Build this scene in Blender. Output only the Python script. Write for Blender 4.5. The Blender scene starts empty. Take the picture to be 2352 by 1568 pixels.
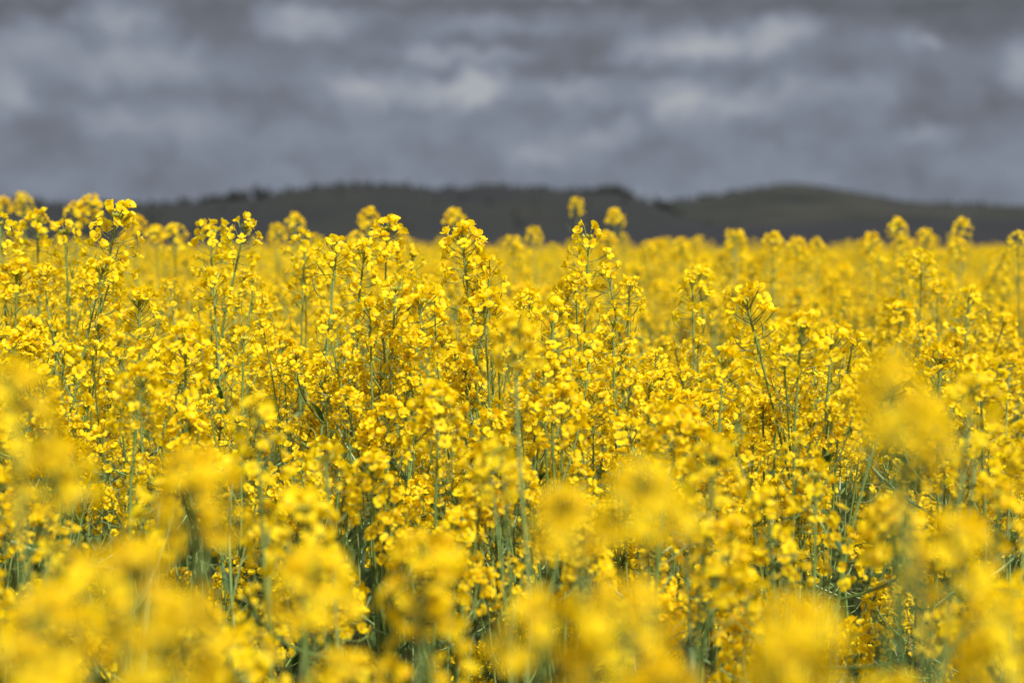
import bpy, math, random
import numpy as np
from mathutils import Vector, Matrix

R = math.radians
scene = bpy.context.scene
COL = scene.collection
rnd = random.Random(11)

# ------------------------------------------------------------------ camera
EYE = 1.42
PITCH = math.atan((784 - 571) / 3267.0)
FPX = 3267.0                      # focal length in pixels of a 2352 x 1568 picture
FOCUS = 2.3
RIGHT = np.array((1.0, 0, 0))
UP = np.array((0, math.sin(PITCH), math.cos(PITCH)))
FWD = np.array((0, math.cos(PITCH), -math.sin(PITCH)))
CAM = np.array((0.0, 0.0, EYE))


def at(px, py, d):
    return CAM + FWD * d + RIGHT * ((px - 1176) / FPX * d) + UP * ((784 - py) / FPX * d)


def project(p):
    v = np.asarray(p) - CAM
    d = v @ FWD
    if d <= 0.05:
        return None
    return 1176 + FPX * (v @ RIGHT) / d, 784 - FPX * (v @ UP) / d, d


cam_data = bpy.data.cameras.new("camera")
cam_data.lens = 50
cam_data.sensor_width = 36
cam_data.clip_start = 0.02
cam_data.clip_end = 30000
cam_data.dof.use_dof = True
cam_data.dof.focus_distance = FOCUS
cam_data.dof.aperture_fstop = 2.6
cam = bpy.data.objects.new("camera", cam_data)
cam.location = CAM
cam.rotation_euler = (math.pi / 2 - PITCH, 0, 0)
COL.objects.link(cam)
scene.camera = cam

# ------------------------------------------------------------------ materials
def new_mat(name):
    m = bpy.data.materials.new(name)
    m.use_nodes = True
    nt = m.node_tree
    nt.nodes.clear()
    return m, nt, nt.nodes.new("ShaderNodeOutputMaterial")


def N(nt, t, **kw):
    n = nt.nodes.new(t)
    for k, v in kw.items():
        setattr(n, k, v)
    return n


def ramp(nt, fac, stops):
    n = N(nt, "ShaderNodeValToRGB")
    el = n.color_ramp.elements
    while len(el) < len(stops):
        el.new(0.5)
    for e, (p, c) in zip(el, stops):
        e.position = p
        e.color = (*c, 1)
    nt.links.new(fac, n.inputs[0])
    return n.outputs[0]


def leafy(name, stops, trans_mul, trans, rough=0.5, gloss=0.04, noise_scale=None, use_island=True):
    """thin plant tissue: reflects and lets light through"""
    m, nt, out = new_mat(name)
    L = nt.links.new
    geo = N(nt, "ShaderNodeNewGeometry")
    oi = N(nt, "ShaderNodeObjectInfo")
    add = N(nt, "ShaderNodeMath", operation="MULTIPLY_ADD")
    L(oi.outputs["Random"], add.inputs[0])
    add.inputs[1].default_value = 0.35
    if use_island:
        mul = N(nt, "ShaderNodeMath", operation="MULTIPLY")
        L(geo.outputs["Random Per Island"], mul.inputs[0])
        mul.inputs[1].default_value = 0.65
        L(mul.outputs[0], add.inputs[2])
    else:
        add.inputs[1].default_value = 0.5
        tc = N(nt, "ShaderNodeTexCoord")
        nz = N(nt, "ShaderNodeTexNoise")
        nz.inputs["Scale"].default_value = noise_scale or 12
        nz.inputs["Detail"].default_value = 3
        L(tc.outputs["Object"], nz.inputs["Vector"])
        mul = N(nt, "ShaderNodeMath", operation="MULTIPLY_ADD")
        L(nz.outputs[0], mul.inputs[0])
        mul.inputs[1].default_value = 1.2
        mul.inputs[2].default_value = -0.35
        L(mul.outputs[0], add.inputs[2])
    colr = ramp(nt, add.outputs[0], stops)
    dif = N(nt, "ShaderNodeBsdfDiffuse")
    L(colr, dif.inputs[0])
    tr = N(nt, "ShaderNodeBsdfTranslucent")
    mx = N(nt, "ShaderNodeMix", data_type="RGBA", blend_type="MULTIPLY")
    mx.inputs[0].default_value = 1
    L(colr, mx.inputs[6])
    mx.inputs[7].default_value = (*trans_mul, 1)
    L(mx.outputs[2], tr.inputs[0])
    mix = N(nt, "ShaderNodeMixShader")
    mix.inputs[0].default_value = trans
    L(dif.outputs[0], mix.inputs[1])
    L(tr.outputs[0], mix.inputs[2])
    gl = N(nt, "ShaderNodeBsdfGlossy")
    gl.inputs["Roughness"].default_value = rough
    gl.inputs["Color"].default_value = (1, 1, 1, 1)
    m2 = N(nt, "ShaderNodeMixShader")
    m2.inputs[0].default_value = gloss
    L(mix.outputs[0], m2.inputs[1])
    L(gl.outputs[0], m2.inputs[2])
    L(m2.outputs[0], out.inputs[0])
    return m


M_PETAL = leafy("petal_yellow", [(0.0, (0.93, 0.63, 0.004)), (0.45, (0.955, 0.725, 0.006)), (1.0, (0.965, 0.78, 0.010))],
                (1.0, 0.97, 0.7), 0.54, 0.5, 0.006)
M_GOLD = leafy("stamen_gold", [(0.0, (0.85, 0.62, 0.03)), (1.0, (0.86, 0.72, 0.10))], (1, 1, 1), 0.3)
M_BUD = leafy("bud_yellow_green", [(0.0, (0.30, 0.36, 0.03)), (0.6, (0.50, 0.48, 0.02)), (1.0, (0.70, 0.55, 0.02))], (1, 1, 0.6), 0.25)
M_STEM = leafy("stem_green", [(0.0, (0.10, 0.175, 0.038)), (0.5, (0.155, 0.24, 0.058)), (0.85, (0.23, 0.305, 0.10)), (1.0, (0.18, 0.16, 0.07))],
               (0.8, 1.0, 0.5), 0.12, 0.4, 0.05, 9, False)
M_POD = leafy("pod_green", [(0.0, (0.14, 0.19, 0.035)), (0.7, (0.24, 0.29, 0.06)), (1.0, (0.27, 0.19, 0.07))], (0.9, 1, 0.4), 0.2)
M_LEAF = leafy("leaf_blue_green", [(0.0, (0.040, 0.085, 0.028)), (0.6, (0.065, 0.120, 0.042)), (1.0, (0.11, 0.155, 0.05))],
               (0.9, 1.3, 0.45), 0.3, 0.5, 0.02, 14, False)
MATS = [M_PETAL, M_GOLD, M_BUD, M_STEM, M_POD, M_LEAF]
PETAL, GOLD, BUD, STEM, POD, LEAF = range(6)


def ground_mat(name, stops, scale, rough=0.95, detail=6, bump=0.0):
    m, nt, out = new_mat(name)
    L = nt.links.new
    tc = N(nt, "ShaderNodeTexCoord")
    nz = N(nt, "ShaderNodeTexNoise")
    nz.inputs["Scale"].default_value = scale
    nz.inputs["Detail"].default_value = detail
    nz.inputs["Roughness"].default_value = 0.6
    L(tc.outputs["Object"], nz.inputs["Vector"])
    c = ramp(nt, nz.outputs[0], stops)
    b = N(nt, "ShaderNodeBsdfPrincipled")
    b.inputs["Roughness"].default_value = rough
    b.inputs["Specular IOR Level"].default_value = 0.1
    L(c, b.inputs["Base Color"])
    if bump:
        bp = N(nt, "ShaderNodeBump")
        bp.inputs["Strength"].default_value = bump
        L(nz.outputs[0], bp.inputs["Height"])
        L(bp.outputs[0], b.inputs["Normal"])
    L(b.outputs[0], out.inputs[0])
    return m


M_SOIL = ground_mat("brown_soil", [(0.3, (0.06, 0.042, 0.028)), (0.7, (0.12, 0.085, 0.055))], 6, bump=0.6)
M_CANOPY = ground_mat("distant_flower_mass", [(0.34, (0.12, 0.15, 0.03)), (0.46, (0.42, 0.32, 0.02)), (0.58, (0.78, 0.54, 0.008)), (0.8, (0.90, 0.66, 0.01))], 9, detail=4)
M_HEATH = ground_mat("cloud_shaded_heath", [(0.34, (0.0147, 0.0155, 0.0146)), (0.5, (0.0169, 0.0171, 0.0151)), (0.62, (0.0206, 0.0209, 0.0151)), (0.75, (0.0185, 0.0171, 0.0168))], 0.012, detail=4)  # cloud shade on the hill is put into this dark colour, no cloud casts it
M_MOOR = ground_mat("brown_moor", [(0.36, (0.0140, 0.0148, 0.0125)), (0.48, (0.0187, 0.0195, 0.0148)), (0.60, (0.0265, 0.0265, 0.0195)), (0.72, (0.0242, 0.0218, 0.0187))], 0.006, detail=3)  # brown moor, darkened in its colour for the cloud shade lying over it
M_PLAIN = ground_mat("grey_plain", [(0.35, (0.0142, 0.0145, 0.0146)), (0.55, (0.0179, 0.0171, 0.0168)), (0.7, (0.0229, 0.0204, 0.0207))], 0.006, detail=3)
M_WOOD = ground_mat("shaded_pine_green", [(0.3, (0.0142, 0.0154, 0.0131)), (0.7, (0.0176, 0.0188, 0.0146))], 0.05)  # pine tone with the hills' cloud shade put into the colour

# ------------------------------------------------------------------ mesh helpers
class MB:
    def __init__(self):
        self.v, self.q, self.m, self.n = [], [], [], 0

    def add(self, v, q, mat):
        v = np.asarray(v, float)
        self.v.append(v)
        q = np.asarray(q, int)
        self.q.append(q + self.n)
        self.m.append(np.full(len(q), mat))
        self.n += len(v)

    def merge(self, other, M=None):
        v = other.verts()
        if M is not None:
            v = v @ M[:3, :3].T + M[:3, 3]
        self.v.append(v)
        self.q.append(np.concatenate(other.q) + self.n)
        self.m.append(np.concatenate(other.m))
        self.n += len(v)

    def verts(self):
        return np.concatenate(self.v)

    def mesh(self, name, mats=None):
        me = bpy.data.meshes.new(name)
        v = self.verts()
        q = np.concatenate(self.q)
        mi = np.concatenate(self.m)
        me.vertices.add(len(v))
        me.vertices.foreach_set("co", v.ravel())
        me.loops.add(q.size)
        me.loops.foreach_set("vertex_index", q.ravel())
        me.polygons.add(len(q))
        me.polygons.foreach_set("loop_start", np.arange(0, q.size, 4))
        if mats is None:
            used = sorted(set(mi.tolist()))
            remap = {u: i for i, u in enumerate(used)}
            mi = np.array([remap[x] for x in mi])
            for u in used:
                me.materials.append(MATS[u])
        else:
            for x in mats:
                me.materials.append(x)
        me.polygons.foreach_set("material_index", mi)
        me.polygons.foreach_set("use_smooth", np.ones(len(q), bool))
        me.update(calc_edges=True)
        return me


def unit(v):
    v = np.asarray(v, float)
    return v / (np.linalg.norm(v) + 1e-12)


def frame(z, xhint=(1, 0, 0)):
    z = unit(z)
    x = np.asarray(xhint, float)
    x = x - z * (x @ z)
    if np.linalg.norm(x) < 1e-4:
        x = np.array((0, 1.0, 0)) - z * z[1]
    x = unit(x)
    return x, np.cross(z, x), z


def mat4(x, y, z, o, s=1.0):
    M = np.eye(4)
    M[:3, 0], M[:3, 1], M[:3, 2], M[:3, 3] = x * s, y * s, z * s, o
    return M


def tube(pts, rad, n=6):
    pts = np.asarray(pts, float)
    k = len(pts)
    tan = np.gradient(pts, axis=0)
    x = None
    vs = []
    ang = np.arange(n) * 2 * math.pi / n
    for i in range(k):
        x, y, z = frame(tan[i], (1, 0.1, 0) if x is None else x)
        vs.append(pts[i] + rad[i] * (np.cos(ang)[:, None] * x + np.sin(ang)[:, None] * y))
    a = np.arange(n)
    b = (a + 1) % n
    q = [np.stack((i * n + a, i * n + b, (i + 1) * n + b, (i + 1) * n + a), 1) for i in range(k - 1)]
    return np.concatenate(vs), np.concatenate(q)


def grid_quads(nu, nv):
    i = np.arange(nu - 1)[:, None] * nv + np.arange(nv - 1)[None, :]
    i = i.ravel()
    return np.stack((i, i + 1, i + nv + 1, i + nv), 1)


def sstep(x):
    x = np.clip(x, 0, 1)
    return x * x * (3 - 2 * x)


def bez(p0, p1, p2, p3, n):
    t = np.linspace(0, 1, n)[:, None]
    return (1 - t) ** 3 * p0 + 3 * (1 - t) ** 2 * t * p1 + 3 * (1 - t) * t * t * p2 + t ** 3 * p3


# ------------------------------------------------------------------ flowers
def petal(rg, L, W, opening, nu, nv, cup):
    u = np.linspace(0, 1, nu)
    v = np.linspace(-1, 1, nv)
    w = W * (0.20 + 0.80 * sstep((u - 0.12) / 0.5)) * np.sqrt(np.clip(1 - (np.clip(u - 0.68, 0, 1) / 0.345) ** 2, 0.02, 1))
    a = R(24) + opening * 0.92 * sstep((u - 0.08) / 0.5) + rg.uniform(-0.5, 0.6) * np.clip(u - 0.55, 0, 1) * 2
    du = L / (nu - 1)
    r = np.concatenate(([0.0006], 0.0006 + np.cumsum(np.sin(a[:-1]) * du)))
    z = np.concatenate(([0.0], np.cumsum(np.cos(a[:-1]) * du)))
    off = cup * (v[None, :] ** 2) * w[:, None] + 0.0007 * np.sin(v[None, :] * rg.uniform(1.5, 4.5) + u[:, None] * rg.uniform(-3, 3) + rg.uniform(0, 6)) * u[:, None]
    X = r[:, None] - np.cos(a)[:, None] * off
    Z = z[:, None] + np.sin(a)[:, None] * off
    notch = 0.0009 * (u[:, None] ** 6) * np.exp(-(v[None, :] * 2.5) ** 2)
    X = X - notch
    Y = v[None, :] * w[:, None]
    return np.stack((X.ravel(), Y.ravel(), Z.ravel()), 1), grid_quads(nu, nv)


def rotz(v, a):
    c, s = math.cos(a), math.sin(a)
    return v @ np.array(((c, s, 0), (-s, c, 0), (0, 0, 1)))


def make_flower(seed, opening, lod):
    rg = random.Random(seed)
    b = MB()
    nu, nv = ((7, 5), (3, 3))[lod]
    L0 = rg.uniform(0.0138, 0.0160)
    for k in range(4):
        v, q = petal(rg, L0 * rg.uniform(0.88, 1.08), 0.0058 * rg.uniform(0.82, 1.18), opening * rg.uniform(0.5, 1.3), nu, nv, rg.uniform(-0.4, 0.55))
        b.add(rotz(v, (0.0, 1.25, 3.14, 4.39)[k] + rg.uniform(-0.3, 0.3)), q, PETAL)
    if lod == 0:
        for k in range(6):
            a = k * math.pi / 3 + 0.4
            o = 0.0014
            p0 = np.array((0.0005 * math.cos(a), 0.0005 * math.sin(a), 0))
            p1 = p0 + np.array((o * math.cos(a), o * math.sin(a), 0.0068 + rg.uniform(-.0006, .0006)))
            d = unit(p1 - p0)
            v, q = tube([p0, p1, p1 + d * 0.0004, p1 + d * 0.0018, p1 + d * 0.0021], [0.00025, 0.00025, 0.00085, 0.00085, 0.0002], 4)
            b.add(v, q, GOLD)
        v, q = tube([(0, 0, 0), (0, 0, 0.006), (0, 0, 0.0075)], [0.0006, 0.0007, 0.0004], 4)
        b.add(v, q, BUD)
        for k in range(4):
            v, q = petal(rg, 0.006, 0.0012, R(28), 4, 3, 0.3)
            b.add(rotz(v, k * math.pi / 2 + math.pi / 4), q, BUD)
    return b


OPEN = [R(22), R(38), R(52), R(66), R(74), R(80), R(58), R(90), R(45), R(30), R(68), R(84)]
FLOWERS = [make_flower(100 + i, o, 0) for i, o in enumerate(OPEN)]
FLOWERS_LO = [make_flower(100 + i, o, 1) for i, o in enumerate(OPEN)]


def make_bud(L=0.0065, rr=0.0017, n=5):
    return tube([(0, 0, 0), (0, 0, L * .15), (0, 0, L * .5), (0, 0, L * .85), (0, 0, L)], [rr * .4, rr * .85, rr, rr * .7, rr * .12], n)


def dirs(az, tilt):
    return np.array((math.cos(az) * math.sin(tilt), math.sin(az) * math.sin(tilt), math.cos(tilt)))


class Head:
    """one raceme top: local origin at the tip of its stalk, +Z along the stalk"""
    def __init__(self, seed, n, width, depth):
        rg = random.Random(seed)
        self.flowers, self.ped, self.bud, self.ped_lo = [], MB(), MB(), MB()
        az = rg.uniform(0, 6.28)
        for i in range(n):
            az += 2.39996 + rg.uniform(-0.35, 0.35)
            f = i / max(1, n - 1)
            tilt = R(12) + R(88) * f ** 0.7 + rg.uniform(-0.2, 0.2)
            ln = (0.020 + 0.005 * math.sin(f * 2.6)) * width * rg.uniform(0.82, 1.18)
            o = np.array((0, 0, -0.001 - depth * f ** 1.15))
            d = dirs(az, tilt)
            mid = o + d * ln * 0.55 + np.array((0, 0, -0.0008))
            d2 = unit(d + np.array((0, 0, 0.30 * f)))
            end = mid + d2 * ln * 0.45
            v, q = tube([o, mid, end], [0.00062, 0.00055, 0.00075], 4)
            self.ped.add(v, q, POD)
            v, q = tube([o, end], [0.0007, 0.0007], 3)
            self.ped_lo.add(v, q, POD)
            face = unit(d2 + np.array([rg.uniform(-.75, .75) for _ in range(3)]) + np.array((0, 0, 0.10)))
            x, y, z = frame(face, [rg.uniform(-1, 1) for _ in range(3)])
            if f < 0.18:
                k = rg.choice((0, 0, 1))
            elif f > 0.85 and rg.random() < 0.35:
                k = rg.choice((0, 7))
            else:
                k = rg.choice((1, 2, 3, 4, 5, 6, 7, 8, 8, 9, 10, 11))
            self.flowers.append((k, mat4(x, y, z, end, rg.uniform(0.66, 0.90) * (0.85 + 0.15 * width))))
        v, q = tube([(0, 0, -depth - 0.004), (0, 0, -depth * .5), (0, 0, 0.002)], [0.0019, 0.0017, 0.0012], 6)
        self.ped.add(v, q, STEM)
        bv, bq = make_bud()
        for i in range(rg.randint(9, 15)):
            a = i * 2.4
            t = R(6 + 52 * (i / 15) ** 0.8)
            d = dirs(a, t)
            o = np.array((0, 0, 0.001)) - np.array((0, 0, 0.0005 * i))
            e = o + d * (0.004 + 0.0007 * i)
            v, q = tube([o, e], [0.0004, 0.0005], 3)
            self.bud.add(v, q, POD)
            x, y, z = frame(unit(d + np.array((0, 0, .5))))
            M = mat4(x, y, z, e, 0.7 + 0.04 * i)
            self.bud.add(bv @ M[:3, :3].T + M[:3, 3], bq, BUD)

    def full(self, lod):
        b = MB()
        for k, M in self.flowers:
            b.merge((FLOWERS, FLOWERS_LO)[lod][k], M)
        b.merge(self.ped if lod == 0 else self.ped_lo)
        if lod:
            b.merge(self.bud)
        return b


HEADS = [Head(1, 27, 1.08, 0.040), Head(2, 36, 1.12, 0.052), Head(3, 22, 1.02, 0.034), Head(4, 30, 1.20, 0.062), Head(5, 18, 1.1, 0.056),
         Head(6, 38, 1.10, 0.042), Head(7, 24, 1.18, 0.070), Head(8, 29, 0.98, 0.028), Head(9, 40, 1.18, 0.060), Head(10, 15, 1.05, 0.048)]
# meshes shared by every copy
FLOWER_ME = [f.mesh("flower") for f in FLOWERS]
HEAD_ME = [h.full(0).mesh("flower_head") for h in HEADS]
CORE_ME = [h.ped.mesh("flower_head") for h in HEADS]
BUD_ME = [h.bud.mesh("bud_cluster") for h in HEADS]
HEAD_LO = [h.full(1) for h in HEADS]


def make_pod(seed, lp, lo, up, sides=4):
    rg = random.Random(seed)
    p = [(0, 0, 0), (lp * .5, 0, 0.0008), (lp, 0, 0.002)]
    a = R(rg.uniform(5, 18))
    x, z = lp, 0.002
    for i in range(5):
        a += up / 5
        x += math.cos(a) * lo / 5
        z += math.sin(a) * lo / 5
        p.append((x, rg.uniform(-.0006, .0006), z))
    r = [0.00055, 0.0005, 0.00055, 0.00085, 0.0010, 0.0010, 0.0008, 0.00028]
    b = MB()
    v, q = tube(p, r, sides)
    b.add(v, q, POD)
    return b


PODS = [make_pod(1, 0.015, 0.028, R(55)), make_pod(2, 0.018, 0.034, R(70)), make_pod(3, 0.014, 0.022, R(35)), make_pod(4, 0.020, 0.040, R(85)),
        make_pod(5, 0.012, 0.014, R(40)), make_pod(6, 0.017, 0.030, R(20))]
PODS_LO = [make_pod(1 + i, *a, 3) for i, a in enumerate(((0.015, 0.028, R(55)), (0.018, 0.034, R(70)), (0.014, 0.022, R(35)), (0.020, 0.040, R(85)), (0.012, 0.014, R(40)), (0.017, 0.030, R(20))))]
POD_ME = [p.mesh("seed_pod") for p in PODS]


def make_leaf(seed, L, W, droop):
    rg = random.Random(seed)
    nu, nv = 9, 5
    u = np.linspace(0, 1, nu)
    v = np.linspace(-1, 1, nv)
    w = W * np.clip(np.sin(math.pi * (0.12 + 0.86 * u) ** 0.8), 0.03, 1) * (1 + 0.1 * np.sin(u * 17 + seed))
    a = R(55) - droop * u ** 1.3
    x = np.concatenate(([0], np.cumsum(np.cos(a[:-1]) * L / (nu - 1))))
    z = np.concatenate(([0], np.cumsum(np.sin(a[:-1]) * L / (nu - 1))))
    fold = 0.35 * np.abs(v)[None, :] * w[:, None] + 0.08 * W * np.sin(u * 9 + seed)[:, None] * v[None, :]
    b = MB()
    X = x[:, None] - np.sin(a)[:, None] * fold
    Z = z[:, None] + np.cos(a)[:, None] * fold
    Y = v[None, :] * w[:, None]
    b.add(np.stack((X.ravel(), Y.ravel(), Z.ravel()), 1), grid_quads(nu, nv), LEAF)
    return b


LEAVES = [make_leaf(1, 0.09, 0.006, R(60)), make_leaf(2, 0.15, 0.010, R(85)), make_leaf(3, 0.17, 0.014, R(95)), make_leaf(4, 0.07, 0.005, R(40))]
LEAF_ME = [l.mesh("leaf") for l in LEAVES]

# ------------------------------------------------------------------ whole plants
class Axis:
    def __init__(self, pts, rad, head, head_M, pods):
        self.pts, self.rad, self.head, self.M, self.pods = pts, rad, head, head_M, pods


class Plant:
    """base on the ground, main head at `top`, tipdir the direction the main stalk ends in"""
    def __init__(self, seed, base, top, tipdir=None, nb=None, head=None, scale=None, podlen=None, branch_drop=(0.03, 0.24), spread=(0.06, 0.22)):
        rg = random.Random(seed)
        self.rg = rg
        base, top = np.array((base[0], base[1], 0.0)), np.asarray(top, float)
        H = top[2]
        if tipdir is None:
            tipdir = unit((rg.gauss(0, .27), rg.gauss(0, .27), 1))
        tipdir = unit(tipdir)
        j = lambda s: np.array((rg.gauss(0, s), rg.gauss(0, s), 0))
        pts = bez(base, base + np.array((0, 0, .4 * H)) + j(.02), top - tipdir * .38 * H + j(.008), top, 22)
        pts[8:-3] += np.stack([np.sin(np.linspace(0, 9, 11)) * rg.uniform(.001, .008), np.cos(np.linspace(0, 8, 11)) * rg.uniform(.001, .004), np.zeros(11)], 1)
        t = np.linspace(0, 1, 22)
        self.base = base
        self.top = top
        self.axes = [self._axis(pts, 0.0046 - 0.0030 * t, head if head is not None else rg.randrange(len(HEADS)), scale or rg.uniform(.9, 1.08), podlen or rg.uniform(.06, .22), 0)]
        self.leaves = []
        nb = rg.randint(4, 7) if nb is None else nb
        az = rg.uniform(0, 6.28)
        for i in range(nb):
            az += 2.4 + rg.uniform(-.4, .4)
            k = int(22 * (0.36 + 0.50 * (i + rg.random() * .6) / max(nb, 1)))
            k = min(k, 18)
            p = pts[k]
            zend = H - rg.uniform(*branch_drop) - 0.02
            r = rg.uniform(*spread)
            out = np.array((math.cos(az), math.sin(az), 0))
            rise = max(zend - p[2], 0.10)
            end = p + out * r + np.array((0, 0, rise)) + (top - base) * np.array((.15, .15, 0)) * rise / H
            td = unit((out[0] * rg.uniform(-.05, .4) + rg.gauss(0, .1), out[1] * rg.uniform(-.05, .4) + rg.gauss(0, .1), 1))
            bp = bez(p, p + out * r * .55 + np.array((0, 0, rise * .25)), end - td * rise * .4, end, 13)
            tb = np.linspace(0, 1, 13)
            self.axes.append(self._axis(bp, 0.0022 - 0.0010 * tb, rg.randrange(len(HEADS)), rg.uniform(.66, .96), rg.uniform(.02, .13), 1))
            x, y, z = frame((0, 0, 1), (math.cos(az + .2), math.sin(az + .2), 0))
            self.leaves.append((rg.choice((0, 0, 3, 3)), mat4(x, y, z, p, rg.uniform(.7, 1.1))))
        for i in range(rg.randint(3, 5)):
            a = rg.uniform(0, 6.28)
            k = rg.randint(2, 8)
            x, y, z = frame((0, 0, 1), (math.cos(a), math.sin(a), 0))
            self.leaves.append((rg.choice((1, 2, 1)), mat4(x, y, z, pts[k], rg.uniform(.8, 1.3))))

    def _axis(self, pts, rad, head, s, podlen, order):
        rg = self.rg
        td = unit(pts[-1] - pts[-2])
        a = rg.uniform(0, 6.28)
        x, y, z = frame(td, (math.cos(a), math.sin(a), 0.1))
        M = mat4(x, y, z, pts[-1], s)
        seg = np.linalg.norm(np.diff(pts, axis=0), axis=1)
        s_from_tip = np.concatenate(([0], np.cumsum(seg[::-1])))
        rp = pts[::-1]
        pods = []
        d = 0.035 + rg.uniform(0, .015)
        az = rg.uniform(0, 6.28)
        lim = min(0.04 + podlen, s_from_tip[-1] * .8)
        while d < lim:
            p = np.array([np.interp(d, s_from_tip, rp[:, c]) for c in range(3)])
            p2 = np.array([np.interp(d + .01, s_from_tip, rp[:, c]) for c in range(3)])
            tt = unit(p - p2)
            az += 2.4 + rg.uniform(-.5, .5)
            x, y, z = frame(tt, (math.cos(az), math.sin(az), 0))
            f = d / 0.22
            k = rg.choice((4, 2, 5)) if d < .055 else rg.choice((0, 1, 2, 3, 5, 1))
            el = rg.uniform(-.05, .45)
            x2 = x * math.cos(el) + z * math.sin(el)
            z2 = z * math.cos(el) - x * math.sin(el)
            pods.append((k, mat4(x2, np.cross(z2, x2), z2, p, rg.uniform(.75, 1.15))))
            d += rg.uniform(.008, .017)
        return Axis(pts, rad, head, M, pods)

    def merged(self):
        b = MB()
        for a in self.axes:
            v, q = tube(a.pts[::2], a.rad[::2], 4)
            b.add(v, q, STEM)
            b.merge(HEAD_LO[a.head], a.M)
            for k, M in a.pods:
                b.merge(PODS_LO[k], M)
        for k, M in self.leaves:
            b.merge(LEAVES[k], M)
        return b


def link(name, me, parent=None, M=None):
    o = bpy.data.objects.new(name, me)
    COL.objects.link(o)
    if parent is not None:
        o.parent = parent
    if M is not None:
        o.matrix_local = Matrix(M.tolist())
    return o


def place_plant(p, label, group, fine):
    """the plant as one Empty with its parts: stem, side branches, flower heads, leaves"""
    root = link("rapeseed_plant", None)
    root.location = p.base
    root["label"] = label
    root["category"] = "rapeseed plant"
    root["group"] = group
    S = np.eye(4)
    S[:3, 3] = -p.base
    for i, a in enumerate(p.axes):
        b = MB()
        v, q = tube(a.pts - p.base, a.rad, 8 if i == 0 else 6)
        b.add(v, q, STEM)
        nm = "stem" if i == 0 else "side_branch"
        st = link(nm, b.mesh(nm), root)
        if a.pods:
            if fine:
                for k, M in a.pods:
                    link("seed_pod", POD_ME[k], st, S @ M)
            else:
                pb = MB()
                for k, M in a.pods:
                    pb.merge(PODS[k], S @ M)
                link("pod_spray", pb.mesh("pod_spray"), st)
        if fine:
            h = link("flower_head", CORE_ME[a.head], root, S @ a.M)
            for k, M in HEADS[a.head].flowers:
                link("flower", FLOWER_ME[k], h, M)
        else:
            h = link("flower_head", HEAD_ME[a.head], root, S @ a.M)
        link("bud_cluster", BUD_ME[a.head], h)
    for k, M in p.leaves:
        link("leaf", LEAF_ME[k], root, S @ M)
    return root


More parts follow.
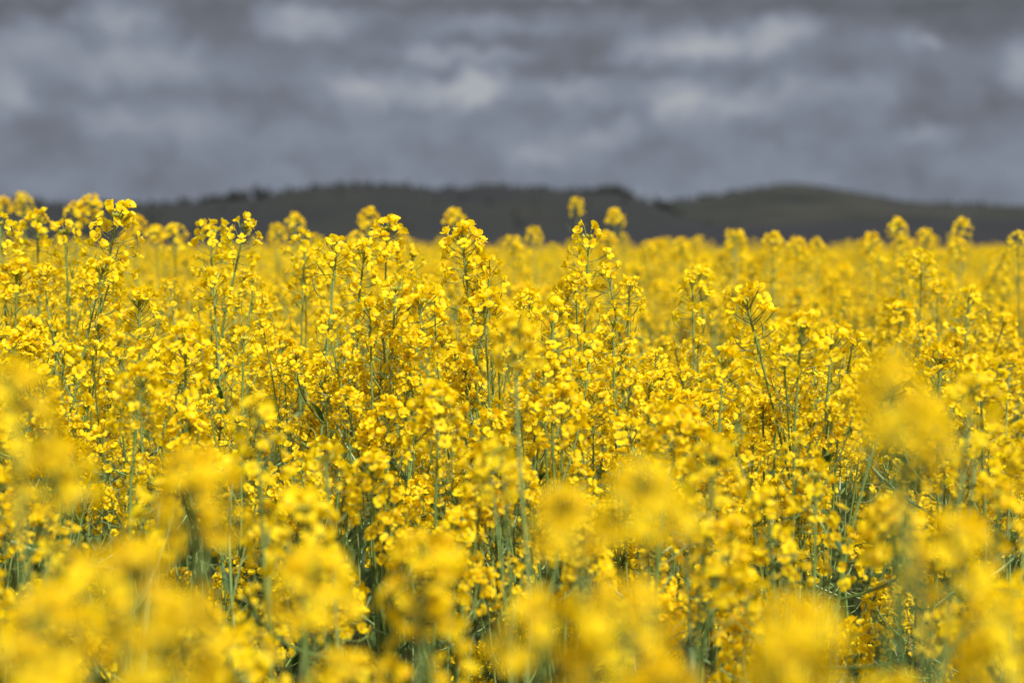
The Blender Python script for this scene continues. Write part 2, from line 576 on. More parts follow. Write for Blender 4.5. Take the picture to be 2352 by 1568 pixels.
# ---- plants one can pick out in the photograph: (pixel x, pixel y of the head, distance, lean of the stalk, head kind, scale, pod length, branches, label)
G_SKY = "tall plants standing up against the dark hills"
G_FRONT = "blurred plants closest to the camera"
G_MID = "sharp plants in the middle of the field"
G_ALL = "rapeseed plants of the near field"
PICKED = [
    # sharp tall ones near the focus distance
    (1062, 555, 2.30, (-.10, 0), 1, 1.06, .24, 3, "sharp tall rapeseed plant, tallest near the middle, its round head against the hill", G_SKY, 1),
    (1122, 622, 2.32, (-.03, 0), 4, .85, .20, 2, "thin sparse rapeseed plant right beside the sharp round middle head", G_SKY, 1),
    (888, 532, 2.55, (.02, 0), 5, .98, .16, 3, "tall rapeseed plant with dense pointed head below the hill's highest crest", G_SKY, 1),
    (836, 588, 2.45, (.13, 0), 3, .95, .20, 3, "rapeseed plant leaning right, just left of the dense pointed head", G_SKY, 1),
    (772, 580, 2.40, (.05, 0), 2, 1.02, .26, 2, "rapeseed plant with curved bare stalk and pods under a flat head", G_SKY, 1),
    (700, 562, 2.75, (.04, 0), 6, 1.0, .20, 4, "slightly soft rapeseed plant with wide head left of the curved pod stalk", G_SKY, 0),
    (947, 590, 2.8, (.08, 0), 4, .85, .14, 3, "soft rapeseed plant with ragged narrow head right of the dense pointed one", G_SKY, 0),
    (562, 528, 2.60, (.22, 0), 4, 1.05, .22, 2, "tall rapeseed plant leaning right with a thin pod-lined stalk, at the hill's left slope", G_SKY, 1),
    (486, 540, 2.75, (.0, 0), 3, 1.05, .15, 3, "rapeseed plant with broad flat head just left of the tall right-leaning one", G_SKY, 0),
    (268, 505, 2.50, (.20, 0), 3, 1.18, .2, 3, "tallest sharp rapeseed plant on the left, head split by its thick green stalk", G_SKY, 1),
    (235, 625, 2.35, (.28, 0), 0, .95, .12, 3, "bent rapeseed plant in front of the tallest left one, lower head", G_SKY, 1),
    (150, 540, 2.75, (-.02, 0), 9, 1.1, .22, 4, "rapeseed plant with long ragged head left of the tallest left one", G_SKY, 0),
    (85, 515, 2.95, (-.04, 0), 0, 1.12, .2, 3, "soft rapeseed plant with wide head second from the left edge", G_SKY, 0),
    (38, 630, 2.6, (.02, 0), 5, 1.0, .16, 3, "sharp rapeseed plant with broad head beneath the left edge of the skyline", G_SKY, 0),
    (0, 520, 2.6, (-.02, 0), 6, .95, .14, 3, "rapeseed plant cut by the left edge at the height of the hill foot", G_SKY, 0),
    (1352, 553, 2.45, (.08, 0), 4, 1.12, .30, 2, "tall sparse rapeseed plant with two-tufted head and long pod stalk right of middle", G_SKY, 1),
    (1398, 635, 2.45, (-.20, 0), 9, 1.0, .22, 2, "rapeseed plant bending left below the two-tufted tall one", G_SKY, 1),
    (2116, 600, 3.1, (-.03, 0), 2, 1.0, .26, 2, "lone thin rapeseed plant with bare upright stalk in the right part", G_SKY, 1),
    (2225, 690, 2.9, (.08, 0), 6, 1.05, .14, 4, "bushy soft rapeseed plant right of the lone thin stalk", G_MID, 0),
    # far soft heads above the crop
    (53, 458, 4.4, (0, 0), 0, .95, .10, 2, "soft round head of rapeseed on the far left, touching the sky", G_SKY, 0),
    (6, 468, 4.4, (0, 0), 7, 1.0, .10, 2, "soft rapeseed head cut by the left edge beneath the sky", G_SKY, 0),
    (208, 468, 3.7, (.03, 0), 5, .95, .12, 3, "soft rapeseed head behind and left of the tallest left plant", G_SKY, 0),
    (172, 482, 3.7, (-.03, 0), 0, .95, .12, 3, "soft rapeseed head in the left pair behind the tallest left plant", G_SKY, 0),
    (312, 512, 3.9, (.02, 0), 7, 1.0, .12, 3, "soft rapeseed head peeping out right of the tallest left plant", G_SKY, 0),
    (358, 533, 4.0, (-.03, 0), 7, .9, .14, 3, "small soft rapeseed head standing free left of a wide soft pair", G_SKY, 0),
    (402, 536, 4.0, (.02, 0), 3, 1.05, .14, 3, "wide soft rapeseed head between two flat sharp-headed plants on the left", G_SKY, 0),
    (637, 530, 4.3, (0, 0), 7, .95, .12, 3, "low soft rapeseed head left of the round one at the hill's left slope", G_SKY, 0),
    (678, 505, 4.2, (0, 0), 0, .92, .10, 2, "round soft rapeseed head floating at the hill's left slope", G_SKY, 0),
    (845, 496, 4.0, (-.02, 0), 5, .96, .10, 2, "round soft rapeseed head up left of the dense pointed head", G_SKY, 0),
    (815, 552, 3.9, (0, 0), 0, .95, .10, 3, "dim soft rapeseed head half hidden left of the dense pointed head", G_SKY, 0),
    (1043, 496, 4.1, (-.02, 0), 7, 1.0, .10, 2, "round soft rapeseed head floating above the sharp middle one", G_SKY, 0),
    (1226, 535, 4.6, (0, 0), 7, .92, .12, 2, "small soft dome-shaped rapeseed head between the two sharpest tall plants", G_SKY, 0),
    (1180, 560, 4.3, (0, 0), 3, 1.0, .12, 4, "soft broad rapeseed head low on the skyline right of the sharp middle one", G_SKY, 0),
    (1325, 468, 4.7, (-.03, 0), 2, .9, .14, 1, "highest soft rapeseed head right of middle on a long faint stalk", G_SKY, 0),
    (1413, 495, 4.7, (0, 0), 7, 1.0, .14, 1, "umbrella-shaped soft rapeseed head on a long faint stalk right of the highest", G_SKY, 0),
    (1432, 545, 5.6, (0, 0), 9, .8, .08, 1, "tiny dim rapeseed head under the umbrella-shaped one", G_SKY, 0),
    (1395, 550, 4.4, (0, 0), 5, 1.0, .12, 3, "soft rapeseed head right behind the two-tufted tall one", G_SKY, 0),
    (1490, 568, 5.0, (0, 0), 0, 1.0, .10, 4, "soft low rapeseed head right of the umbrella-shaped one at the crop line", G_SKY, 0),
    (1565, 562, 4.8, (0, 0), 1, 1.0, .10, 4, "soft broad rapeseed head at the crop line under the dip between hills", G_SKY, 0),
    (1775, 552, 4.1, (0, 0), 1, .95, .12, 4, "soft upright rapeseed head rising from the crop line below the right hill", G_SKY, 0),
    (1830, 562, 4.4, (0, 0), 5, .95, .10, 4, "soft rapeseed head just right of the upright one below the right hill", G_SKY, 0),
    (1875, 562, 4.6, (0, 0), 0, .95, .10, 4, "soft rapeseed head second right of the upright one below the right hill", G_SKY, 0),
    (2000, 553, 4.3, (0, 0), 1, 1.0, .12, 4, "soft rapeseed head at the crop line left of the free pair on the right", G_SKY, 0),
    (2062, 515, 4.4, (.05, 0), 0, .92, .12, 2, "free soft rapeseed head, left one of three over the crop on the right", G_SKY, 0),
    (2125, 540, 4.5, (.05, 0), 7, .95, .12, 2, "free soft rapeseed head, lowest of three over the crop on the right", G_SKY, 0),
    (2210, 515, 4.5, (.02, 0), 0, .90, .14, 2, "free soft rapeseed head, right one of three over the crop on the right", G_SKY, 0),
    (2070, 560, 4.3, (0, 0), 3, .95, .10, 4, "soft rapeseed head in the crop line under the left one of three", G_SKY, 0),
    (2200, 562, 4.3, (0, 0), 5, .92, .10, 4, "soft rapeseed head in the crop line under the right one of three", G_SKY, 0),
    (2338, 548, 3.7, (0, 0), 6, .85, .12, 3, "soft rapeseed head cut by the right edge at the crop line", G_SKY, 0),
    # sharp plants lower in the crop
    (908, 672, 2.15, (.10, 0), 4, .95, .14, 2, "sharp rapeseed plant with open flowers below the dense pointed head", G_MID, 1),
    (968, 700, 2.15, (.08, 0), 3, 1.05, .16, 3, "sharp rapeseed plant with dark bud centre, lower right of the dense pointed head", G_MID, 1),
    (850, 722, 2.15, (-.02, 0), 2, .95, .16, 3, "sharp rapeseed plant with small head below the curved pod stalk", G_MID, 1),
    (1113, 712, 2.12, (-.03, 0), 5, 1.05, .18, 3, "sharp rapeseed plant standing straight below the sharp middle head", G_MID, 1),
    (1180, 760, 1.55, (-.05, 0), 5, .80, .06, 3, "blurred large rapeseed head just right of centre in front of sharp ones", G_MID, 0),
    (1270, 730, 2.1, (.05, 0), 9, 1.1, .16, 3, "sharp sparse rapeseed plant with dark bud tips right of centre", G_MID, 1),
    (1408, 750, 2.2, (-.05, 0), 4, .9, .16, 3, "sharp thin rapeseed plant below the one bending left", G_MID, 1),
    (425, 790, 2.05, (.02, 0), 1, 1.05, .22, 3, "sharp rapeseed plant with wide open head, left and below the hill slope", G_MID, 1),
    (560, 785, 2.2, (.03, 0), 9, .85, .20, 2, "sharp rapeseed plant with one bright small tuft right of the wide open head", G_MID, 1),
    (490, 650, 2.5, (-.03, 0), 2, 1.0, .2, 3, "sharp narrow rapeseed plant below the broad flat head", G_MID, 1),
    (320, 700, 2.3, (.02, 0), 3, 1.0, .24, 3, "sharp rapeseed plant under the tallest left one with long pod stalk", G_MID, 1),
    (145, 830, 2.1, (.05, 0), 6, 1.0, .18, 3, "sharp rapeseed plant with ragged head in the left third above the blurs", G_MID, 1),
    (1715, 700, 2.15, (-.3, 0), 3, 1.1, .10, 3, "sharp rapeseed plant leaning left below the right hill", G_MID, 1),
    (1590, 655, 2.6, (-.02, 0), 4, .95, .16, 3, "sharp small rapeseed plant left of the left-leaning one below the right hill", G_MID, 1),
    (1840, 760, 1.95, (.02, 0), 0, 1.0, .12, 3, "rapeseed plant with starry green bud centre right of the left-leaning one", G_MID, 1),
    (1910, 790, 2.1, (.05, 0), 6, 1.0, .14, 3, "rapeseed plant with sparse starry head next to the big right blur", G_MID, 1),
    (1290, 930, 1.95, (.0, 0), 1, 1.0, .12, 3, "sharp rapeseed plant with wide umbrella head in the centre of the crop", G_MID, 1),
    (1010, 930, 1.85, (.03, 0), 5, 1.0, .12, 3, "dense rapeseed head just below and left of the picture's middle", G_MID, 1),
    (880, 780, 2.2, (-.03, 0), 4, .95, .30, 2, "rapeseed plant with a straight ladder of pods left of the middle", G_MID, 1),
    (1660, 840, 2.0, (.04, 0), 2, 1.0, .22, 3, "thin rapeseed plant with pods below the left-leaning right one", G_MID, 1),
    # close blurred ones
    (2035, 885, .80, (-.15, 0), 8, .66, .03, 2, "big soft yellow blur high on the right, the tallest of the close plants", G_FRONT, 0),
    (2110, 960, .90, (.1, 0), 2, .70, .03, 2, "soft blur tucked right under the tallest close blur", G_FRONT, 0),
    (1475, 1135, .80, (-.05, 0), 7, .80, .03, 2, "big soft yellow blur right of the middle in the lower half", G_FRONT, 0),
    (1300, 1180, .88, (-.2, 0), 2, .75, .03, 2, "soft blur with dark core left of the big lower middle blur", G_FRONT, 0),
    (30, 900, .95, (-.05, 0), 5, .85, .03, 2, "tall soft yellow blur at the left edge halfway down", G_FRONT, 0),
    (130, 1075, 1.0, (.08, 0), 3, .9, .03, 3, "soft broad yellow blur below the tall left edge blur", G_FRONT, 0),
    (450, 1100, .98, (-.05, 0), 4, .85, .03, 2, "soft blur left of centre standing on a faint thin stalk", G_FRONT, 0),
    (300, 1320, .78, (.05, 0), 5, .75, .02, 3, "big soft blur in the lower left with grey-green gaps", G_FRONT, 0),
    (410, 1440, .72, (.12, 0), 8, .75, .02, 3, "largest soft yellow blur at the lower left bottom", G_FRONT, 0),
    (90, 1440, .74, (-.1, 0), 8, .75, .02, 3, "soft yellow blur filling the bottom left corner", G_FRONT, 0),
    (720, 1330, .98, (.05, 0), 2, .95, .03, 3, "slanted soft blur left of the bottom middle", G_FRONT, 0),
    (980, 1290, 1.15, (.1, 0), 0, 1.0, .03, 3, "soft cluster with lit top above the bottom middle", G_FRONT, 0),
    (700, 1180, 1.35, (0, 0), 1, 1.0, .05, 3, "half-blurred rapeseed head with green centre left of middle", G_FRONT, 0),
    (1250, 1440, .84, (.05, 0), 2, .9, .02, 3, "soft blur at the bottom edge just right of middle", G_FRONT, 0),
    (1440, 1420, .78, (0, 0), 5, .8, .02, 3, "soft domed blur at the bottom edge right of middle", G_FRONT, 0),
    (1830, 1450, .74, (.05, 0), 8, .75, .02, 3, "broad soft blur at the bottom right", G_FRONT, 0),
    (2200, 1250, .98, (.1, 0), 3, .9, .03, 3, "soft loose blur low on the right side", G_FRONT, 0),
    (2300, 1440, .84, (0, 0), 5, .85, .02, 3, "soft blur in the bottom right corner", G_FRONT, 0),
    (590, 955, 1.5, (-.03, 0), 6, .95, .06, 3, "half-blurred rapeseed head left of middle with lit right side", G_FRONT, 0),
    (1640, 1060, 1.45, (.05, 0), 3, .95, .06, 3, "half-blurred rapeseed head just above the big lower middle blur", G_FRONT, 0),
    (2230, 910, 1.4, (.08, 0), 6, .95, .06, 3, "half-blurred rapeseed head right of the tallest close blur", G_FRONT, 0),
]

things, used_xy = [], []
for i, (px, py, d, lean, hk, sc, pl, nb, label, group, fine) in enumerate(PICKED):
    d = d * 0.94 if d < 1.2 else d
    tip = at(px, py, d)
    tdir = unit((lean[0] + rnd.uniform(-.02, .02), lean[1] + rnd.uniform(-.08, .08), 1))
    top = tip - tdir * 0.002
    base = top[:2] - tdir[:2] * top[2] * 0.45 + np.array((rnd.gauss(0, .015), rnd.gauss(0, .02)))
    if d < 1.12:
        nb, sc, hk = max(1, nb - 1), sc * .98, {0: 5, 3: 7, 4: 5, 2: 7, 8: 5}.get(hk, hk)
    if 1.8 < d < 3.3:
        sc, nb = sc * 1.14, nb + 2
    drop = (0.13, 0.36) if d > 3.4 else (0.05, 0.26) if top[2] > 1.36 else (0.03, 0.22)
    p = Plant(1000 + i, base, top, tdir, nb, hk, sc, pl, drop, (0.04, 0.11))
    things.append((d, p, label, group, bool(fine)))
    used_xy.append(base)

# ---- the rest of the near crop, one plant every few centimetres squared
used = np.array(used_xy)
cell = 0.150
cands = []
for iy in range(int(-1.6 / cell), int(8.6 / cell)):
    for ix in range(int(-6.2 / cell), int(6.2 / cell)):
        x = (ix + rnd.uniform(.05, .95)) * cell
        y = (iy + rnd.uniform(.05, .95)) * cell
        if abs(x) > 0.36 * max(y, 0) + 1.5:
            continue
        if math.hypot(x, y) < 0.48 or (abs(x) < 0.36 * y + 0.10 and y < 0.74):
            continue
        if np.min(np.hypot(used[:, 0] - x, used[:, 1] - y)) < 0.07:
            continue
        gapn = math.sin(x * 4.3 + 1.0) * math.sin(y * 3.9 + 2.0) + 0.6 * math.sin(x * 9.1 + y * 5.3)
        keep = 0.0 if y < 1.22 else 0.26 if y < 1.55 else 0.6 if y < 1.85 else 0.92 if y < 2.6 else 0.85
        if y < 3 and gapn > 0.45:
            keep *= 0.35
        if abs(x) > 0.36 * y + 0.15:
            keep = 0.8
        if y > 0 and rnd.random() > keep:
            continue
        cands.append((x, y))
in_view, beside = [], []
for x, y in cands:
    wob = 0.035 * math.sin(x * 2.1 + 1) * math.sin(y * 1.7 + .4) + 0.02 * math.sin(x * 5 + y * 3)
    z = EYE - 0.240 + wob + rnd.gauss(0, .045 if y < 3 else .06)
    if y > 2.2 and rnd.random() < 0.06:
        z += rnd.uniform(.06, .14)
    z += 0.025 * max(0, min(1, (-x - 0.25) / .5)) * max(0, min(1, (y - 1.9) / .6)) * max(0, min(1, (5 - y) / 2))
    if y < 1.5:
        z = min(z, EYE - 0.20) - 0.02
    if y > 3.2:
        z += 0.05 * min(1, (y - 3.2) / 1.5)
        if rnd.random() < .14:
            z += rnd.uniform(.06, .19)
    z = min(z, EYE + 0.03)
    if y > 3.2 and math.sin(x * 8 + 1) * math.sin(y * 9) > 0.35:
        z -= 0.08
    pr = project((x, y, z))
    if pr and -60 < pr[0] < 2412 and pr[1] < 1640:
        in_view.append((pr[2], x, y, z, pr))
    else:
        beside.append((x, y, z))
in_view.sort()
seen_places = set()
LEANS = lambda p: "leaning left" if p.top[0] - p.base[0] < -.03 else "leaning right" if p.top[0] - p.base[0] > .03 else "standing upright"
room = 300 - len(things)
for i, (d, x, y, z, pr) in enumerate(in_view):
    if i >= room:
        beside.append((x, y, z))
        continue
    base = np.array((x + rnd.gauss(0, .06), y + rnd.gauss(0, .06)))
    p = Plant(5000 + i, base, (x, y, z), nb=rnd.randint(2, 3) if d < 1.5 else rnd.randint(6, 9), branch_drop=(0.10, 0.45) if d < 1.6 else (0.04, 0.58) if d < 2.7 else (0.03, 0.42) if d < 3.6 else (0.03, 0.26))
    u, v = round(pr[0] / 23.52), round(pr[1] / 15.68)
    u, v = max(0, min(100, u)), max(0, min(100, v))
    while (u, v) in seen_places:
        v = v + 1
    seen_places.add((u, v))
    look = "blurred close" if d < 1.35 else "half-soft near" if d < 1.75 else "sharp" if d < 2.9 else "softening farther" if d < 3.8 else "soft distant"
    label = f"{look} rapeseed plant {LEANS(p)}, its top {u}% across and {v}% down the photo"
    things.append((d, p, label, G_FRONT if d < 1.35 else G_MID if d < 2.9 else G_ALL, False))

for d, p, label, group, fine in sorted(things, key=lambda t: t[0]):
    place_plant(p, label, group, fine)

# ---- the crop beyond: one object of kind stuff, patches of plants set on points, then a ruffled flower surface to the field's end
def gather(plants):
    b = MB()
    for p in plants:
        b.merge(p.merged())
    return b


SINGLES = [Plant(9000 + i, (0, 0), (rnd.gauss(0, .03), rnd.gauss(0, .03), 1.18)).merged() for i in range(9)]
TILES = []
for t in range(5):
    pl = []
    for iy in range(6):
        for ix in range(6):
            x, y = (ix + rnd.uniform(.1, .9)) / 6 - .5, (iy + rnd.uniform(.1, .9)) / 6 - .5
            if rnd.random() < 0.24:
                continue
            z = EYE - 0.235 + rnd.gauss(0, .08) + (rnd.uniform(.08, .235) if rnd.random() < .17 else 0)
            if math.sin(x * 9 + t) * math.sin(y * 11 + 2 * t) > 0.3:
                z -= 0.12
            z = min(z, EYE + 0.045)
            pl.append(Plant(20000 + t * 100 + iy * 6 + ix, (x, y), (x + rnd.gauss(0, .03), y + rnd.gauss(0, .03), z), branch_drop=(0.03, 0.34)))
    TILES.append(gather(pl))
sources = [bpy.data.objects.new("rapeseed_clump", b.mesh("rapeseed_clump")) for b in SINGLES + TILES]

pts, idx, rot, scl = [], [], [], []
for x, y, z in beside:
    pts.append((x, y, 0.0)); idx.append(rnd.randrange(9)); rot.append(rnd.uniform(0, 6.28)); scl.append(z / 1.18)
yy = int(8.6 / cell) * cell + 0.5
FAR = 46
while yy < FAR:
    half = 0.36 * yy + 2.5
    n = int(half + 1)
    for k in range(-n, n + 1):
        pts.append((k + rnd.uniform(-.05, .05), yy, 0.0)); idx.append(9 + rnd.randrange(5)); rot.append(rnd.randrange(4) * math.pi / 2); scl.append(rnd.uniform(.985, 1.02))
    yy += 1.0
npl = len(pts)
# flower surface
gy = np.concatenate((np.linspace(FAR - 1.2, 70, 110), np.linspace(71, 260, 80)))
gu = np.linspace(-1, 1, 260)
V = []
for y in gy:
    for u in gu:
        x = u * (0.5 * y + 12)
        h = 0.05 * math.sin(x * 3.1 + 2 * math.sin(y)) * math.sin(y * 2.3) + rnd.gauss(0, .045)
        V.append((x, y + rnd.uniform(-.1, .1), EYE - 0.27 + h))
Q = grid_quads(len(gy), len(gu)) + npl
me = bpy.data.meshes.new("rapeseed_field")
allv = np.array(pts + V)
me.vertices.add(len(allv)); me.vertices.foreach_set("co", allv.ravel())
me.loops.add(Q.size); me.loops.foreach_set("vertex_index", Q.ravel())
me.polygons.add(len(Q)); me.polygons.foreach_set("loop_start", np.arange(0, Q.size, 4))
me.update(calc_edges=True)
me.materials.append(M_CANOPY)
nv_ = len(allv)
pad = [0] * (nv_ - npl)
for nm, ty, data in (("plant_here", "BOOLEAN", [True] * npl + [False] * (nv_ - npl)), ("pick", "INT", idx + pad), ("turn", "FLOAT", rot + pad), ("size", "FLOAT", scl + pad)):
    me.attributes.new(nm, ty, "POINT").data.foreach_set("value", data)
field = link("rapeseed_field", me)
field["kind"] = "stuff"
field["label"] = "yellow rapeseed crop stretching back to the dark hills"
field["category"] = "crop"

ng = bpy.data.node_groups.new("crop_scatter", "GeometryNodeTree")
ng.interface.new_socket("Geometry", in_out="INPUT", socket_type="NodeSocketGeometry")
ng.interface.new_socket("Geometry", in_out="OUTPUT", socket_type="NodeSocketGeometry")
gi, go = ng.nodes.new("NodeGroupInput"), ng.nodes.new("NodeGroupOutput")
GL = ng.links.new


def attr(nm, ty):
    n = ng.nodes.new("GeometryNodeInputNamedAttribute")
    n.data_type = ty
    n.inputs[0].default_value = nm
    return [o for o in n.outputs if o.enabled][0]


jn = ng.nodes.new("GeometryNodeJoinGeometry")
for s in reversed(sources):
    oi = ng.nodes.new("GeometryNodeObjectInfo")
    oi.inputs[0].default_value = s
    g2 = ng.nodes.new("GeometryNodeGeometryToInstance")
    GL(oi.outputs["Geometry"], g2.inputs[0])
    GL(g2.outputs[0], jn.inputs[0])
ip = ng.nodes.new("GeometryNodeInstanceOnPoints")
GL(gi.outputs[0], ip.inputs["Points"])
GL(attr("plant_here", "BOOLEAN"), ip.inputs["Selection"])
GL(jn.outputs[0], ip.inputs["Instance"])
ip.inputs["Pick Instance"].default_value = True
GL(attr("pick", "INT"), ip.inputs["Instance Index"])
cx = ng.nodes.new("ShaderNodeCombineXYZ")
GL(attr("turn", "FLOAT"), cx.inputs[2])
GL(cx.outputs[0], ip.inputs["Rotation"])
GL(attr("size", "FLOAT"), ip.inputs["Scale"])
j2 = ng.nodes.new("GeometryNodeJoinGeometry")
GL(ip.outputs[0], j2.inputs[0])
GL(gi.outputs[0], j2.inputs[0])
GL(j2.outputs[0], go.inputs[0])
md = field.modifiers.new("crop_scatter", "NODES")
md.node_group = ng

# ------------------------------------------------------------------ ground and hills
def structure(name, me, label=None):
    o = link(name, me)
    o["kind"] = "structure"
    if label:
        o["label"] = label
    return o


b = MB()
b.add([(-9000, -9000, 0), (9000, -9000, 0), (9000, 12000, 0), (-9000, 12000, 0)], [(0, 1, 2, 3)], 0)
structure("ground", b.mesh("ground", [M_SOIL]))


def noise1(x, seed):
    r = 0
    for k in range(5):
        r += math.sin(x * (1.7 ** k) + seed * 7.3 + k * 2.1) / (1.5 ** k)
    return r / 2.2


def hill(name, prof, yfoot, ycrest, yback, mat, rough, pxr, label, drop=0.0):
    """terrain whose crest follows the given outline at its own distance"""
    xs = np.linspace(pxr[0], pxr[1], 220)
    cy = np.interp(xs, [p[0] for p in prof], [p[1] for p in prof])
    rows = []
    fr = np.concatenate((np.linspace(0, 1, 26), np.linspace(1.12, 2, 8)))
    for j, f in enumerate(fr):
        for i, px in enumerate(xs):
            yc = ycrest * (1 + 0.06 * noise1(px / 260, 3))
            dpt = yfoot + (yc - yfoot) * f if f <= 1 else yc + (yback - yc) * (f - 1)
            zc = at(px, cy[i], yc)[2] - drop
            hgt = zc * (float(sstep(f)) * .75 + .25 * f if f <= 1 else 1 - float(sstep(f - 1)))
            x = (px - 1176) / FPX * dpt
            hgt += rough * noise1(x / 23 + f * 9, 1) * min(1, f * 3) * (1.0 if f < 1.3 else .5) * .5
            rows.append((x, dpt, hgt - (3 if f in (0, 2) else 0)))
    b = MB()
    b.add(rows, grid_quads(len(fr), len(xs)), 0)
    structure(name, b.mesh(name, [mat]), label)
    return np.array(rows).reshape(len(fr), len(xs), 3)


LEFT = [(-2500, 470), (-900, 462), (0, 459), (120, 461), (300, 466), (400, 461), (500, 454), (600, 446), (660, 436), (740, 424), (800, 417), (860, 420), (905, 414),
        (950, 424), (1000, 433), (1060, 429), (1150, 423), (1250, 430), (1330, 434), (1400, 436), (1450, 446), (1490, 462), (1530, 480), (1600, 505), (1750, 530), (2000, 545), (4500, 552)]
RIGHTH = [(-2500, 480), (900, 480), (1400, 474), (1500, 464), (1560, 461), (1630, 452), (1700, 438), (1760, 428), (1815, 419), (1850, 425), (1900, 431), (1960, 441), (2010, 449), (2060, 460), (2110, 466), (2200, 470), (2352, 473), (3200, 476), (4800, 470)]
left_rows = hill("hill", LEFT, 620, 1400, 2300, M_HEATH, 3.0, (-2500, 4500), "long dark hill on the left with a wooded crest", 3.0)
right_rows = hill("hill", RIGHTH, 1500, 2600, 3800, M_MOOR, 3.0, (-2500, 4800), "farther rounded hill on the right with brownish slopes", 1.0)
LOW = [(-3000, 546), (0, 548), (700, 540), (1200, 535), (1500, 528), (1700, 520), (2000, 512), (2352, 505), (3000, 500), (5000, 500)]
hill("plain", LOW, 420, 1000, 1450, M_PLAIN, 1.0, (-3000, 5000), "low grey land before the hills")

# scrub and small pines on the left hill: far-off wood read as one mass
wb = MB()
wr = random.Random(5)
ring = np.array([(math.cos(a), math.sin(a)) for a in np.arange(6) * math.pi / 3])
for k in range(2100):
    crest = k < 1100 or k > 1400
    rows_ = left_rows if k < 1400 else right_rows
    big = 1.0 if k < 1400 else 0.9
    j = wr.randint(22, 27) if crest else wr.randint(6, 24)
    i = wr.randrange(2, 140) if k < 1400 else wr.randrange(100, 200)
    c = rows_[j, i] * (1 - .5) + rows_[min(j + 1, 33), min(i + 1, 219)] * .5
    c = c + np.array((wr.uniform(-12, 12), wr.uniform(-10, 10), -1.0))
    dens = noise1(i / 4.0, 9)
    h = wr.uniform(2.5, 6.0) + (6.0 * max(0, dens) if crest else 0)
    h *= big
    rr = h * wr.uniform(.28, .5)
    vs = []
    for zf, rf in ((0, .35), (.25, 1), (.6, .8), (.88, .35), (1, .04)):
        f = rr * rf
        vs += [(c[0] + f * x * wr.uniform(.75, 1.2), c[1] + f * y * wr.uniform(.75, 1.2), c[2] + h * zf) for x, y in ring]
    a = np.arange(6)
    bq = (a + 1) % 6
    q = np.concatenate([np.stack((t * 6 + a, t * 6 + bq, t * 6 + 6 + bq, t * 6 + 6 + a), 1) for t in range(4)])
    wb.add(vs, q, 0)
w = link("woodland", wb.mesh("woodland", [M_WOOD]))
w["kind"] = "stuff"
w["label"] = "dark scrubby wood along the crest of the left hill"

# ------------------------------------------------------------------ sky and sun
SUN_EL, SUN_AZ = R(52), R(148)          # azimuth clockwise from +Y, so behind the camera and to its right
world = bpy.data.worlds.new("World")
scene.world = world
world.use_nodes = True
nt = world.node_tree
nt.nodes.clear()
L = nt.links.new
out = N(nt, "ShaderNodeOutputWorld")
bg = N(nt, "ShaderNodeBackground")
bg.inputs[1].default_value = 0.1
L(bg.outputs[0], out.inputs[0])
sky = N(nt, "ShaderNodeTexSky", sky_type="NISHITA")
sky.sun_disc = False
sky.sun_elevation = SUN_EL
sky.sun_rotation = SUN_AZ
tc = N(nt, "ShaderNodeTexCoord")
sep = N(nt, "ShaderNodeSeparateXYZ")
L(tc.outputs["Generated"], sep.inputs[0])


def math_(op, a, b=None, c=None):
    n = N(nt, "ShaderNodeMath", operation=op)
    for i, v in enumerate((a, b, c)):
        if v is None:
            continue
        if isinstance(v, (int, float)):
            n.inputs[i].default_value = v
        else:
            L(v, n.inputs[i])
    return n.outputs[0]


az = math_("ARCTAN2", sep.outputs[0], sep.outputs[1])
el = math_("ARCSINE", sep.outputs[2])
cmb = N(nt, "ShaderNodeCombineXYZ")
L(az, cmb.inputs[0]); L(el, cmb.inputs[1])


def noise_at(vec, scale, sx, sy, detail, rough, off=0.0):
    mp = N(nt, "ShaderNodeMapping")
    mp.inputs["Scale"].default_value = (sx, sy, 1)
    mp.inputs["Location"].default_value = (off, off * .7, off * .3)
    L(vec, mp.inputs["Vector"])
    n = N(nt, "ShaderNodeTexNoise")
    n.inputs["Scale"].default_value = scale
    n.inputs["Detail"].default_value = detail
    n.inputs["Roughness"].default_value = rough
    L(mp.outputs[0], n.inputs["Vector"])
    return n


warp = noise_at(cmb.outputs[0], 34, 1, 1.15, 4, 0.55, 3.1)
wsub = N(nt, "ShaderNodeVectorMath", operation="SUBTRACT")
L(warp.outputs["Color"], wsub.inputs[0]); wsub.inputs[1].default_value = (.5, .5, .5)
wmul = N(nt, "ShaderNodeVectorMath", operation="MULTIPLY")
L(wsub.outputs[0], wmul.inputs[0]); wmul.inputs[1].default_value = (0.026, 0.014, 0)
wadd = N(nt, "ShaderNodeVectorMath", operation="ADD")
L(cmb.outputs[0], wadd.inputs[0]); L(wmul.outputs[0], wadd.inputs[1])
warp2 = noise_at(cmb.outputs[0], 60, 1, 1.0, 2, 0.5, 6.3)
w2s = N(nt, "ShaderNodeVectorMath", operation="SUBTRACT")
L(warp2.outputs["Color"], w2s.inputs[0]); w2s.inputs[1].default_value = (.5, .5, .5)
w2m = N(nt, "ShaderNodeVectorMath", operation="MULTIPLY")
L(w2s.outputs[0], w2m.inputs[0]); w2m.inputs[1].default_value = (0.022, 0.016, 0)
w2a = N(nt, "ShaderNodeVectorMath", operation="ADD")
L(wadd.outputs[0], w2a.inputs[0]); L(w2m.outputs[0], w2a.inputs[1])
P = w2a.outputs[0]

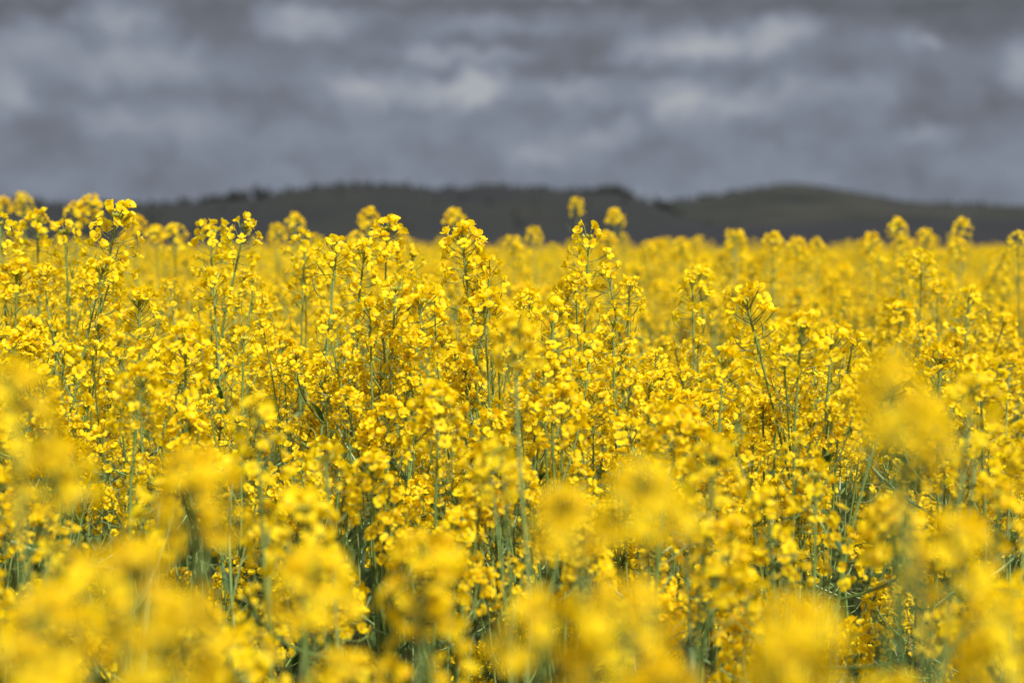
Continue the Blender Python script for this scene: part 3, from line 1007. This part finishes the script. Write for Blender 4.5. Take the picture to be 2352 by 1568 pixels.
LOBES = [  # pixel x, y, half-widths, brightness
    (270, 42, 70, 42, .62), (75, 95, 75, 38, .50), (715, 48, 85, 42, .62), (640, 55, 50, 30, .3), (350, 140, 130, 36, .42), (215, 165, 90, 40, .25), (20, 215, 45, 45, .45),
    (810, 212, 62, 34, .62), (905, 205, 80, 34, .50), (1045, 222, 70, 30, .75), (1110, 190, 55, 34, .85), (985, 130, 50, 24, .55), (1100, 128, 90, 16, .38),
    (1130, 62, 120, 16, .32), (1320, 205, 100, 26, .45), (1560, 232, 58, 42, .92), (1690, 240, 70, 30, .55), (1535, 118, 100, 34, .62), (1640, 105, 80, 32, .58),
    (1790, 82, 65, 40, .75), (2135, 92, 45, 20, .55), (1800, 190, 40, 24, .36), (1920, 205, 90, 26, .28), (2352, 160, 34, 40, .5), (2130, 312, 50, 24, .34),
    (425, 290, 110, 36, .36), (270, 285, 75, 36, .30), (1230, 350, 75, 34, .42), (1380, 322, 42, 26, .32), (1440, 290, 30, 20, .25), (900, 300, 110, 30, .18), (640, 330, 120, 30, .14),
    (2600, 120, 160, 50, .6), (-220, 150, 140, 50, .6), (3000, 230, 200, 50, .5), (-600, 60, 200, 60, .6),
    (560, 70, 90, 40, -.30), (120, 15, 200, 22, -.40), (1330, 105, 160, 30, -.34), (1350, 160, 260, 20, -.22), (2250, 45, 140, 45, -.42), (1150, 12, 600, 16, -.34), (2100, 10, 400, 24, -.36),
    (560, 225, 160, 36, -.08), (2250, 250, 140, 80, -.22), (60, 330, 140, 60, -.10), (1900, 150, 90, 30, -.12), (900, 150, 60, 18, -.14), (150, 160, 80, 30, -.12),
]
acc = None
for px, py, rx, ry, amp in LOBES:
    v = unit(FWD + RIGHT * ((px - 1176) / FPX) + UP * ((784 - py) / FPX))
    a0, e0 = math.atan2(v[0], v[1]), math.asin(v[2])
    s = N(nt, "ShaderNodeVectorMath", operation="SUBTRACT")
    L(P, s.inputs[0]); s.inputs[1].default_value = (a0, e0, 0)
    m = N(nt, "ShaderNodeVectorMath", operation="MULTIPLY")
    L(s.outputs[0], m.inputs[0]); m.inputs[1].default_value = (FPX / rx / 1.1, FPX / ry / 1.05, 0)
    d = N(nt, "ShaderNodeVectorMath", operation="DOT_PRODUCT")
    L(m.outputs[0], d.inputs[0]); L(m.outputs[0], d.inputs[1])
    e = math_("POWER", 0.3679, math_("POWER", d.outputs["Value"], 1.1))
    amp = amp * 0.6 if amp < 0 else amp
    acc = math_("MULTIPLY", e, amp * .72) if acc is None else math_("MULTIPLY_ADD", e, amp * .72, acc)

n_big = noise_at(P, 10, 1, 2.0, 4, 0.5, 1.7)
n_fine = noise_at(P, 30, 1, 1.5, 2, 0.45, 5.2)
base = math_("MULTIPLY_ADD", n_big.outputs[0], 0.30, acc)
base = math_("MULTIPLY_ADD", n_fine.outputs[0], 0.36, base)
base = math_("ADD", base, math_("MULTIPLY_ADD", math_("MINIMUM", math_("MAXIMUM", el, 0.0), 0.16), -0.75, 0.085))       # about .45 where nothing stands out
cl = ramp(nt, base, [(0.0, (0.100, 0.100, 0.107)), (0.22, (0.150, 0.155, 0.172)), (0.40, (0.205, 0.218, 0.252)), (0.60, (0.265, 0.276, 0.306)), (0.85, (0.335, 0.338, 0.352)), (1.0, (0.385, 0.384, 0.39))])
cl10 = N(nt, "ShaderNodeMix", data_type="RGBA", blend_type="MULTIPLY")
cl10.inputs[0].default_value = 1
L(cl, cl10.inputs[6]); cl10.inputs[7].default_value = (7.05, 7.5, 8.0, 1)
# higher up and behind, breaks of open sky between sunlit clouds
gap = noise_at(tc.outputs["Generated"], 2.2, 1, 1, 5, 0.6, 8.0)
gapf = ramp(nt, gap.outputs[0], [(0.42, (0, 0, 0)), (0.60, (1, 1, 1))])
hi = math_("SMOOTH_MIN", math_("MAXIMUM", math_("MULTIPLY_ADD", el, 3.0, -0.75), 0.0), 1.0, 0.1)
fac = math_("MULTIPLY", gapf, hi)
mx = N(nt, "ShaderNodeMix", data_type="RGBA")
L(fac, mx.inputs[0]); L(cl10.outputs[2], mx.inputs[6]); L(sky.outputs[0], mx.inputs[7])
brt = N(nt, "ShaderNodeMix", data_type="RGBA", blend_type="MULTIPLY")
L(hi, brt.inputs[0]); L(mx.outputs[2], brt.inputs[6]); brt.inputs[7].default_value = (3.6, 3.45, 3.2, 1)
L(brt.outputs[2], bg.inputs[0])
world.cycles.sampling_method = "MANUAL"
world.cycles.sample_map_resolution = 512

sd = bpy.data.lights.new("sun", "SUN")
sd.energy = 4.5
sd.angle = R(0.53)
sd.color = (1.0, 0.95, 0.86)
so = bpy.data.objects.new("sun", sd)
COL.objects.link(so)
to_sun = Vector((math.sin(SUN_AZ) * math.cos(SUN_EL), math.cos(SUN_AZ) * math.cos(SUN_EL), math.sin(SUN_EL)))
so.rotation_euler = to_sun.to_track_quat("Z", "Y").to_euler()
so.location = (3, -4, 8)

# ------------------------------------------------------------------ render
scene.view_settings.view_transform = "Standard"
scene.view_settings.look = "None"
scene.view_settings.exposure = 0.55
scene.view_settings.gamma = 1.0
scene.render.engine = "CYCLES"
scene.cycles.max_bounces = 14
scene.cycles.diffuse_bounces = 10
scene.cycles.transmission_bounces = 10
scene.cycles.use_denoising = True
scene.cycles.sample_clamp_indirect = 6
